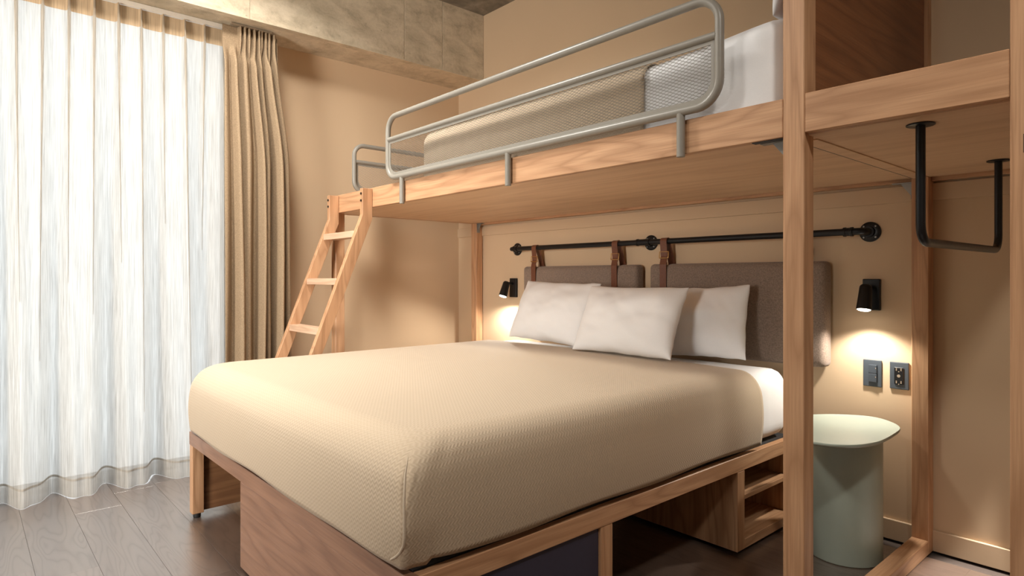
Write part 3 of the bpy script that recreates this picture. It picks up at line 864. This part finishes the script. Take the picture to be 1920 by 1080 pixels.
def pillow(label, corner, w, h, th, lean, yaw=0.0, seed=0, roll=0.0):
    n, m = 34, 28; bm = bmesh.new(); sheets = []
    for sgn in (1, -1):
        g = []
        for j in range(m + 1):
            row = []
            for i in range(n + 1):
                u = -1 + 2 * i / n; v = -1 + 2 * j / m
                edge = i in (0, n) or j in (0, m)
                if sgn < 0 and edge: row.append(sheets[0][j][i]); continue
                x = w / 2 * u * (1 - 0.06 * (1 - v * v) * u * u) ; z = h / 2 * v * (1 - 0.06 * (1 - u * u) * v * v)
                prof = max(0.0, (1 - abs(u) ** 2.4)) ** 0.52 * max(0.0, (1 - abs(v) ** 2.4)) ** 0.52
                y = -sgn * th / 2 * prof
                wr = noise.noise(Vector((u * 2.1 + seed, v * 2.1, sgn * 3 + seed))) * 0.014 + noise.noise(Vector((u * 5.5 + seed, v * 4.5 + u * 2, seed))) * 0.005
                y += wr * (0.25 + prof)
                z += 0.006 * noise.noise(Vector((u * 3, v * 3, seed + 7))); x += 0.005 * noise.noise(Vector((v * 3.4, u * 2, seed + 11)))
                row.append(bm.verts.new((x, y, z + h / 2)))
            g.append(row)
        sheets.append(g)
        for j in range(m):
            for i in range(n):
                q = (g[j][i], g[j][i + 1], g[j + 1][i + 1], g[j + 1][i])
                bm.faces.new(q if sgn > 0 else q[::-1])
    M = Matrix.Rotation(yaw, 3, 'Z') @ Matrix.Rotation(-lean, 3, 'X') @ Matrix.Rotation(roll, 3, 'Y')
    # seam piping stays on the same cloth
    for v in bm.verts: v.co = M @ v.co
    zmin = min(v.co.z for v in bm.verts)
    for v in bm.verts: v.co.z -= zmin
    bmesh.ops.recalc_face_normals(bm, faces=bm.faces)
    o = from_bm('pillow', bm, m_white, None, corner, smooth=True)
    o.modifiers.new('sub', 'SUBSURF').levels = 1; o.modifiers['sub'].render_levels = 1
    return tag(o, label, 'pillow', 'white pillows on the beds')
pillow('white pillow under the first leather strap, farthest from the side table', (-2.772, 2.690, 0.786), 0.66, 0.415, 0.17, math.radians(24), 0.0, 3, 0.03)
pillow('frontmost white pillow, overlapping two others in the middle of the bed', (-2.115, 2.605, 0.785), 0.665, 0.405, 0.17, math.radians(25), 0.015, 9)
pillow('white pillow half hidden behind another, upright against the larger headboard pad', (-1.830, 2.915, 0.757), 0.55, 0.395, 0.14, math.radians(12), 0.0, 17, -0.045)
# pillow of the loft, standing against the walnut panel
p = pillow('white pillow up on the loft against the dark wood panel', (-1.005, 2.36, 2.075), 0.62, 0.42, 0.13, math.radians(8), PI / 2 * -1, 23)

# ================================================================== HEADBOARD PADS ON THE PIPE
ZP, YP = 1.412, 3.128
pipe = thing('headboard_pipe', 'long black pipe rail on three wall flanges above the pillows', 'rail', (-2.35, YB, ZP))
RP = 0.0165
xl, xr = -3.545, -1.085
xl, xr = -3.575, -1.095
pts = fillet([(xl, YB - .012, ZP), (xl, YP, ZP), (xr, YP, ZP), (xr, YB - .012, ZP)], 0.035, 8)
tube('pipe', pts, RP, m_blackm, pipe, 14)
Rx = Matrix.Rotation(PI / 2, 3, 'X')
for x in (xl, -2.337, xr):
    lathe('flange', [(0, 0), (.047, 0), (.047, .008), (.044, .011), (.026, .013), (.024, .030), (.0, .030)], (x, YB - .0005, ZP), m_blackm, pipe, 28, Rx)
    for k in range(4):
        a = PI / 4 + k * PI / 2
        lathe('screw', [(0, 0), (.005, 0), (.004, .003), (0, .004)], (x + .036 * math.cos(a), YB - .0115, ZP + .036 * math.sin(a)), m_galv, pipe, 8, Rx)
tube('standoff', [(-2.337, YB - .02, ZP), (-2.337, YP, ZP)], RP, m_blackm, pipe, 14)
Ry = Matrix.Rotation(PI / 2, 3, 'Y')
for x, l in ((xl + .045, .045), (-2.337 - .05, .1), (xr - .09, .045)):
    lathe('pipe_fitting', [(.0165, 0), (.022, .002), (.022, .012), (.0195, .014), (.0195, l - .014), (.022, l - .012), (.022, l - .002), (.0165, l)], (x, YP, ZP), m_blackm, pipe, 18, Ry)

def pad(label, x0, x1, z0, z1, straps):
    t = thing('headboard_pad', label, 'headboard', ((x0 + x1) / 2, 3.13, z0), 'headboard pads hung from the pipe')
    w_, h_ = x1 - x0, z1 - z0; cx, cz = (x0 + x1) / 2, (z0 + z1) / 2
    bm = rbox_bm(w_, 0.088, h_, 0.026, (110, 8, 40))
    for v in bm.verts:
        q = v.co
        if q.y < 0:
            fx, fz = abs(q.x) / (w_ / 2), abs(q.z) / (h_ / 2)
            q.y -= 0.012 * max(0, 1 - fx ** 4) * max(0, 1 - fz ** 6)
            for s in straps:
                q.y += 0.016 * math.exp(-((q.x + cx - s) / .026) ** 2)
        if q.z > h_ / 2 - .05:
            for s in straps: q.z -= 0.007 * math.exp(-((q.x + cx - s) / .03) ** 2)
        q.y += 0.003 * noise.noise(Vector((q.x * 5, q.z * 5, cx)))
    from_bm('cushion', bm, m_head, t, (cx, 3.155, cz), smooth=True)
    for s in straps:
        hw = 0.0225
        yo = 3.155 - .044 - .004            # front run
        path = [(yo - .001, z0 + .03), (yo - .002, z1 - .06), (yo - .004, z1 - .005), (3.117, z1 + .045), (YP - RP - .0035, ZP - .012)]
        for k in range(9):
            a = PI - PI * k / 8; path.append((YP + (RP + .0032) * math.cos(a), ZP + (RP + .0032) * math.sin(a)))
        path += [(YP + RP + .012, ZP - .03), (3.192, z1 + .01), (3.2025, z1 - .03), (3.2025, z0 + .1)]
        bm = bmesh.new(); vs = []
        P = [Vector((0, a, b)) for a, b in path]
        for i, q in enumerate(P):
            tn = (P[min(i + 1, len(P) - 1)] - P[max(i - 1, 0)]).normalized(); nn = Vector((0, tn.z, -tn.y)) * .0016
            vs.append([bm.verts.new((sx, q.y + sg * nn.y - 3.1, q.z + sg * nn.z - z1)) for sx, sg in ((-hw, -1), (hw, -1), (hw, 1), (-hw, 1))])
        for a, b in zip(vs, vs[1:]):
            for k in range(4): bm.faces.new((a[k], a[(k + 1) % 4], b[(k + 1) % 4], b[k]))
        bm.faces.new(vs[0][::-1]); bm.faces.new(vs[-1])
        bmesh.ops.recalc_face_normals(bm, faces=bm.faces)
        so = from_bm('strap', bm, m_leather, t, (s, 3.1, z1))
        zb = z1 + .052
        fr = fillet([(s - .031, 3.1105, zb - .018), (s + .031, 3.1105, zb - .018), (s + .031, 3.1150, zb + .020), (s - .031, 3.1150, zb + .020)], .004, 3, True)
        tube('buckle', fr, 0.0034, m_brass, so, 8, True)
        box('keeper', (s - .0255, s + .0255), (3.1075, 3.1105), (z1 - .004, z1 + .010), m_leather, so, bev=0.001)
pad('shorter taupe tweed pad hung from the pipe by two leather straps', -3.412, -2.378, 0.80, 1.277, (-3.292, -2.548))
pad('taller taupe tweed pad hung from the pipe, reaching past the bed edge', -2.286, -1.262, 0.762, 1.278, (-2.180, -1.385))

# ================================================================== WALL LAMPS
def lamp(label, x, z, tilt, spot):
    t = thing('wall_lamp', label, 'lamp', (x, YB, z), 'black reading lamps beside the bed')
    box('back_plate', (x - .037, x + .037), (YB - .022, YB - .0005), (z - .073, z + .073), m_blackm, t, bev=0.003)
    M = Matrix.Rotation(tilt, 3, 'X')
    p = Vector((x, YB - .085, z + .035))
    tube('joint', [(x, YB - .022, z + .032), (x, YB - .05, z + .034), (x, YB - .085, z + .034)], .010, m_blackm, t, 12)
    # open shade, axis downward
    prof = [(0, .012), (.018, .012), (.024, .006), (.026, 0), (.0325, -.105), (.0305, -.105), (.0245, -.004), (0, -.004)]
    sh = lathe('lamp_shade', prof, p, m_blackm, t, 26, M)
    lathe('bulb', [(0, -.109), (.022, -.109), (.027, -.106), (.0275, -.098), (0, -.098)], p, m_glow, t, 20, M)
    l = bpy.data.lights.new('lamp_light', 'SPOT'); l.energy = 34 if spot > 150 else 24; l.color = (1.0, 0.94, 0.84); l.spot_size = math.radians(spot); l.spot_blend = 0.5; l.shadow_soft_size = 0.022
    lo = bpy.data.objects.new('lamp_light', l); C.objects.link(lo); lo.parent = t
    lo.location = p + M @ Vector((0, 0, -.114)) - Vector(t.location); lo.rotation_euler = (tilt, 0, 0)
    return t
lamp('black wall reading lamp lit above the light switch and side table', -1.086, 1.118, math.radians(-13), 135)
lamp('black wall reading lamp lit beside the corner post, under the pipe end', -3.612, 1.118, math.radians(-20), 172)

# ================================================================== SWITCH, OUTLET
sw = thing('light_switch', 'slate grey double rocker light switch on the wall above the side table', 'switch', (-1.085, YB, 0.75))
box('plate', (-1.125, -1.045), (YB - .009, YB - .0005), (0.688, 0.813), m_plate, sw, bev=0.003, seg=2)
for zc in (0.730, 0.771):
    bm = bmesh.new(); bm_box(bm, (-.018, .018), (-.006, 0), (-.0195, .0195), .0012)
    for v in bm.verts:
        if v.co.y < -.003: v.co.y -= .004 * (v.co.x + .018) / .036
    rk = from_bm('rocker', bm, m_plate2, sw, (-1.081, YB - .009, zc))
    box('indicator', (-1.0685, -1.0655), (YB - .0196, YB - .0185), (zc + .002, zc + .008), m_contact, rk, bev=0)
ou = thing('power_outlet', 'slate grey wall outlet with a dark socket insert beside the post', 'outlet', (-0.972, YB, 0.752))
box('plate', (-1.012, -0.934), (YB - .009, YB - .0005), (0.690, 0.813), m_plate, ou, bev=0.003, seg=2)
ins = box('socket', (-0.992, -0.954), (YB - .014, YB - .009), (0.713, 0.790), m_socket, ou, bev=0.002)
for zc in (0.780, 0.751, 0.723):
    if zc == 0.751:
        lathe('usb_port', [(0, 0), (.007, 0), (.007, .0012), (0, .0012)], (-0.973, YB - .0138, zc), m_contact, ins, 14, Rx)
    else:
        for dx in (-.0095, .0095):
            box('contact', (-0.973 + dx - .0022, -0.973 + dx + .0022), (YB - .0152, YB - .0138), (zc - .006, zc + .006), m_contact, ins, bev=0)
        lathe('contact', [(0, 0), (.0026, 0), (.0026, .0012), (0, .0012)], (-0.973, YB - .0138, zc - .0095), m_contact, ins, 10, Rx)

# ================================================================== SIDE TABLE
tb = thing('side_table', 'sage green drum side table with an uneven pebble shaped top', 'table', (-1.087, 2.88, 0))
n = 56
lathe('drum', [(.12, 0.0), (.142, 0.0), (.1455, .004), (.1455, .520), (.12, .545), (0, .545)], (-1.087, 2.88, 0), m_sage, tb, n)
ctrl = [(-1.05, 2.473), (-.977, 2.497), (-.918, 2.557), (-.885, 2.655), (-.88, 2.75), (-.885, 2.86), (-.893, 2.945), (-.912, 3.005), (-.952, 3.062), (-1.02, 3.115), (-1.09, 3.12), (-1.184, 3.06), (-1.25, 2.98),
        (-1.285, 2.90), (-1.27, 2.80), (-1.235, 2.69), (-1.185, 2.585), (-1.135, 2.51), (-1.09, 2.476)]
pts = []
for i in range(len(ctrl)):
    p0, p1, p2, p3 = (Vector(ctrl[(i + q) % len(ctrl)]) for q in (-1, 0, 1, 2))
    for k in range(5):
        s = k / 5
        pts.append(0.5 * ((2 * p1) + (-p0 + p2) * s + (2 * p0 - 5 * p1 + 4 * p2 - p3) * s * s + (-p0 + 3 * p1 - 3 * p2 + p3) * s ** 3))
cen = Vector((-1.095, 2.80)); bm = bmesh.new(); rings = []
for sc, dz in ((.90, -.014), (.985, -.010), (1.0, -.004), (1.0, .002), (.994, .004), (.975, .002), (.85, -.001), (.5, -.002)):
    rings.append([bm.verts.new((cen.x + (p.x - cen.x) * sc + 1.095, cen.y + (p.y - cen.y) * sc - 2.8, dz)) for p in pts])
for a, b in zip(rings, rings[1:]):
    for k in range(len(pts)):
        k2 = (k + 1) % len(pts); bm.faces.new((a[k], a[k2], b[k2], b[k]))
bm.faces.new(rings[-1]); bm.faces.new(rings[0][::-1])
bmesh.ops.recalc_face_normals(bm, faces=bm.faces)
from_bm('table_top', bm, m_sage, tb, (-1.095, 2.80, .559), angle=60)

# ================================================================== HANGING RAIL
hr = thing('hanging_rail', 'black U shaped clothes rail hung under the wardrobe shelf', 'rail', (-0.56, 2.47, ZU))
a, b = Vector((-0.569, 2.05, 0)), Vector((-0.553, 2.90, 0))
zb = 1.300
pts = fillet([(a.x, a.y, ZU - .0015), (a.x, a.y, zb), (b.x, b.y, zb), (b.x, b.y, ZU - .0015)], .055, 8)
tube('rail', pts, 0.0125, m_blackm, hr, 14)
for q in (a, b):
    lathe('flange', [(0, 0), (.036, 0), (.036, -.003), (.034, -.004), (0, -.004)], (q.x, q.y, ZU - .001), m_blackm, hr, 24)
